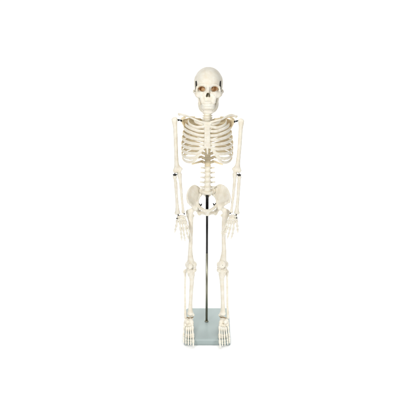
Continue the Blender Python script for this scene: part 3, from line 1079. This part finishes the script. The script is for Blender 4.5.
for side, g in LEG.items():
    s = Solid(0.85)
    HY = -8
    ys = [-10, -14, -17, -17, -15, -14]
    s.tube([P(a, b, y) for (a, b, r), y in zip(g['sh'], ys)], [r * PX for a, b, r in g['sh']], k=4)
    s.ell(P(*g['head'], HY), (10.2, 10.2, 10.2), k=2)
    s.cone(P(*g['head'], HY), P(*g['nk'], -8), 6.4, 7.0, k=4)
    s.cone(P(*g['nk'], -8), P(g['sh'][0][0], g['sh'][0][1], -10), 8, 8.6, k=4)
    s.cone(P(*g['tro'], -2), P(g['tro'][0] - side * 0.6, g['tro'][1] + 3.5, -4), 5.4, 6.5, k=4)
    s.ell(P(g['tro'][0] - side * 0.4, g['tro'][1] - 1.0, 2), (3.6, 5, 5), k=3)
    s.ell(P(*g['les'], 0), (4.6, 5, 5), k=3)
    s.ell(P(*g['cl'], -10), (8.6, 14, 10.5), k=4)
    s.ell(P(*g['cm'], -10), (9.0, 14, 10.5), k=4)
    mx = (g['cl'][0] + g['cm'][0]) / 2
    s.ell(P(mx, 263.0, -16), (10, 9, 11), k=5)
    s.ell(P(mx, 266.6, 2), (3.2, 12, 7), k=2, sub=True)
    fem = link('femur', s.mesh(), BONE, skel)

    s = Solid(0.7)
    a, b, w, h = g['pat']
    pc = P(a, b, -30)
    s.ell(pc, (w * PX, 4.6, h * PX * 0.92), k=1)
    s.ell(pc + V(0, 0.5, -h * PX * 0.45), (w * PX * 0.6, 3.6, h * PX * 0.65), k=3)
    if side == 1:
        s.cone(P(222.5, 264.7, -30) + V(0, -9, 0), P(222.5, 264.7, -30), 1.1, 1.1, k=0.4, sub=True)
    link('patella', s.mesh(), BONE, skel)
    if side == 1:
        pp = P(222.5, 264.7, -32)
        link('knee_screw', cyl(pp + V(0, -2.1, 0), pp + V(0, 4, 0), 1.0, 10), SCREW, fem)

    s = Solid(0.85)
    ys = [-14, -15, -16, -18, -20, -21]
    s.tube([P(a, b, y) for (a, b, r), y in zip(g['ts'], ys)], [r * PX for a, b, r in g['ts']], k=4)
    s.ell(P(*g['tl'], -12), (8.4, 12.5, 7.0), k=5)
    s.ell(P(*g['tm'], -12), (8.6, 12.5, 7.0), k=5)
    s.ell(P(mx, 274.0, -13), (10.5, 10, 9), k=6)
    s.cone(P(mx, 271.4, -13), P(*g['tt'], -16), 8, 6, k=5)
    s.ell(P(*g['tt'], -23), (4.4, 3.6, 6), k=4)
    s.cone(P(g['ts'][-1][0], g['ts'][-1][1], -21), P(*g['mm'], -24), 5.5, 4.0, k=3)
    s.ell(P(g['ts'][-1][0], g['ts'][-1][1] + 0.4, -21), (9.5, 9.5, 6.0), k=3)
    tib = link('tibia', s.mesh(), BONE, skel)
    s = Solid(0.7)
    for q_ in ('tl', 'tm'):
        s.ell(P(g[q_][0], g[q_][1] - 2.5, -12), (7.6, 11, 3.4), k=2)
    link('meniscus', s.mesh(), CART, tib)

    s = Solid(0.7)
    ys = [-4, -6, -9, -13, -17, -19]
    s.tube([P(a, b, y) for (a, b, r), y in zip(g['fib'], ys)], [r * PX for a, b, r in g['fib']], k=1.5)
    f0 = P(g['fib'][0][0], g['fib'][0][1], -4)
    s.cone(f0, f0 + V(-side * 1, 3, 5), 4.6, 2.6, k=2)
    link('fibula', s.mesh(), BONE, skel)

FOOT = {
    -1: dict(tal=(190.2, 319.2), tar=[(191.6, 322.8, 1.8), (192.0, 325.0, 1.6), (190.0, 325.6, 1.5), (188.0, 325.8, 1.5), (185.6, 325.2, 2.0), (187.6, 322.2, 2.1), (186.2, 321.0, 2.1), (185.4, 323.2, 1.9)], cal=(189.2, 319.8),
             dig=[[(192.3, 326.4), (193.0, 336.0), (193.2, 341.2), (193.3, 346.0)],
                  [(190.3, 327.0), (190.8, 336.8), (190.8, 340.8), (190.8, 342.9), (190.8, 345.0)],
                  [(188.4, 327.4), (188.4, 336.6), (188.3, 340.6), (188.3, 342.8), (188.3, 344.9)],
                  [(186.5, 327.4), (186.1, 336.0), (185.9, 340.0), (185.9, 342.2), (185.9, 344.2)],
                  [(184.4, 326.6), (183.8, 335.2), (183.8, 338.8), (183.8, 340.8), (183.9, 342.8)]]),
    1: dict(tal=(222.9, 319.2), tar=[(221.0, 322.8, 1.8), (220.3, 325.0, 1.6), (222.3, 325.6, 1.5), (224.4, 325.8, 1.5), (227.0, 325.2, 2.0), (225.2, 322.2, 2.1), (226.4, 321.0, 2.1), (227.2, 323.2, 1.9)], cal=(224.0, 319.8),
            dig=[[(219.8, 326.4), (219.6, 336.4), (219.9, 341.8), (220.2, 347.0)],
                 [(221.8, 327.0), (222.1, 337.0), (222.3, 341.2), (222.4, 343.4), (222.5, 345.6)],
                 [(223.8, 327.4), (224.5, 336.8), (224.8, 341.0), (224.9, 343.2), (225.0, 345.3)],
                 [(225.8, 327.4), (226.9, 336.2), (227.4, 340.2), (227.6, 342.4), (227.8, 344.5)],
                 [(228.0, 326.6), (229.0, 335.2), (229.3, 338.8), (229.4, 340.9), (229.5, 343.0)]])}
for side, g in FOOT.items():
    s = Solid(0.7)
    t = P(*g['tal'], -28)
    s.ell(t + V(0, 4, 0.6), (9.6, 9.5, 6.6), k=2)
    s.cone(t + V(0, 0, -2), P(g['tar'][0][0], g['tar'][0][1] - 0.4, -42), 8.0, 6.6, k=4)
    c = t + V(side * 2, 14, -9)
    s.cone(t + V(side * 4, -4, -8), c, 7.2, 6.8, k=4)
    s.ell(c + V(0, 4, -1), (7.2, 8.5, 7.6), k=3)
    for i, (a, b, r) in enumerate(g['tar']):
        s.ell(P(a, b, -50 if 0 < i < 4 else (-36 if i > 5 else -44)), (r * PX * 1.08, r * PX * 1.3, r * PX * 1.08), k=2.2)
    foot = link('ankle_bones', s.mesh(), BONE, skel)
    for a, b in (((187.2, 317.3), (189.4, 317.9)), ((190.9, 317.8), (193.2, 317.0)), ((186.6, 319.6), (187.3, 320.8))) if side < 0 else (((219.8, 316.7), (222.4, 317.4)), ((223.6, 317.2), (226.0, 317.9)), ((224.6, 320.4), (225.8, 319.2))):
        link('ankle_gap_strip', sweep([P(*a, -33), (P(*a, -33) + P(*b, -33)) / 2 + V(0, -1.5, -0.4), P(*b, -33)], [1.3] * 3, [1.3] * 3, n=4, seg=8), BROWN, foot)  # thin dark brown strips along the ankle gap
    for di, d in enumerate(g['dig']):
        m = len(d)
        zs = [40, 27.5, 22.5, 9] if di == 0 else ([38, 24.5, 23.5, 18.5, 12] if di == 4 else [41, 27, 22.5, 17, 9])
        pts = [PZ(p[0], p[1], z) for p, z in zip(d, zs)]
        for j in range(m - 1):
            r = (1.15 if j == 0 else 1.0 if j == 1 else 0.95) * PX * (1.22 if di == 0 else 0.88)
            link('metatarsal' if j == 0 else 'phalanx', digit_bone(pts[j], pts[j + 1], r * 0.88, base=1.3, head=1.25 if j < m - 2 else 0.9), BONE, foot)
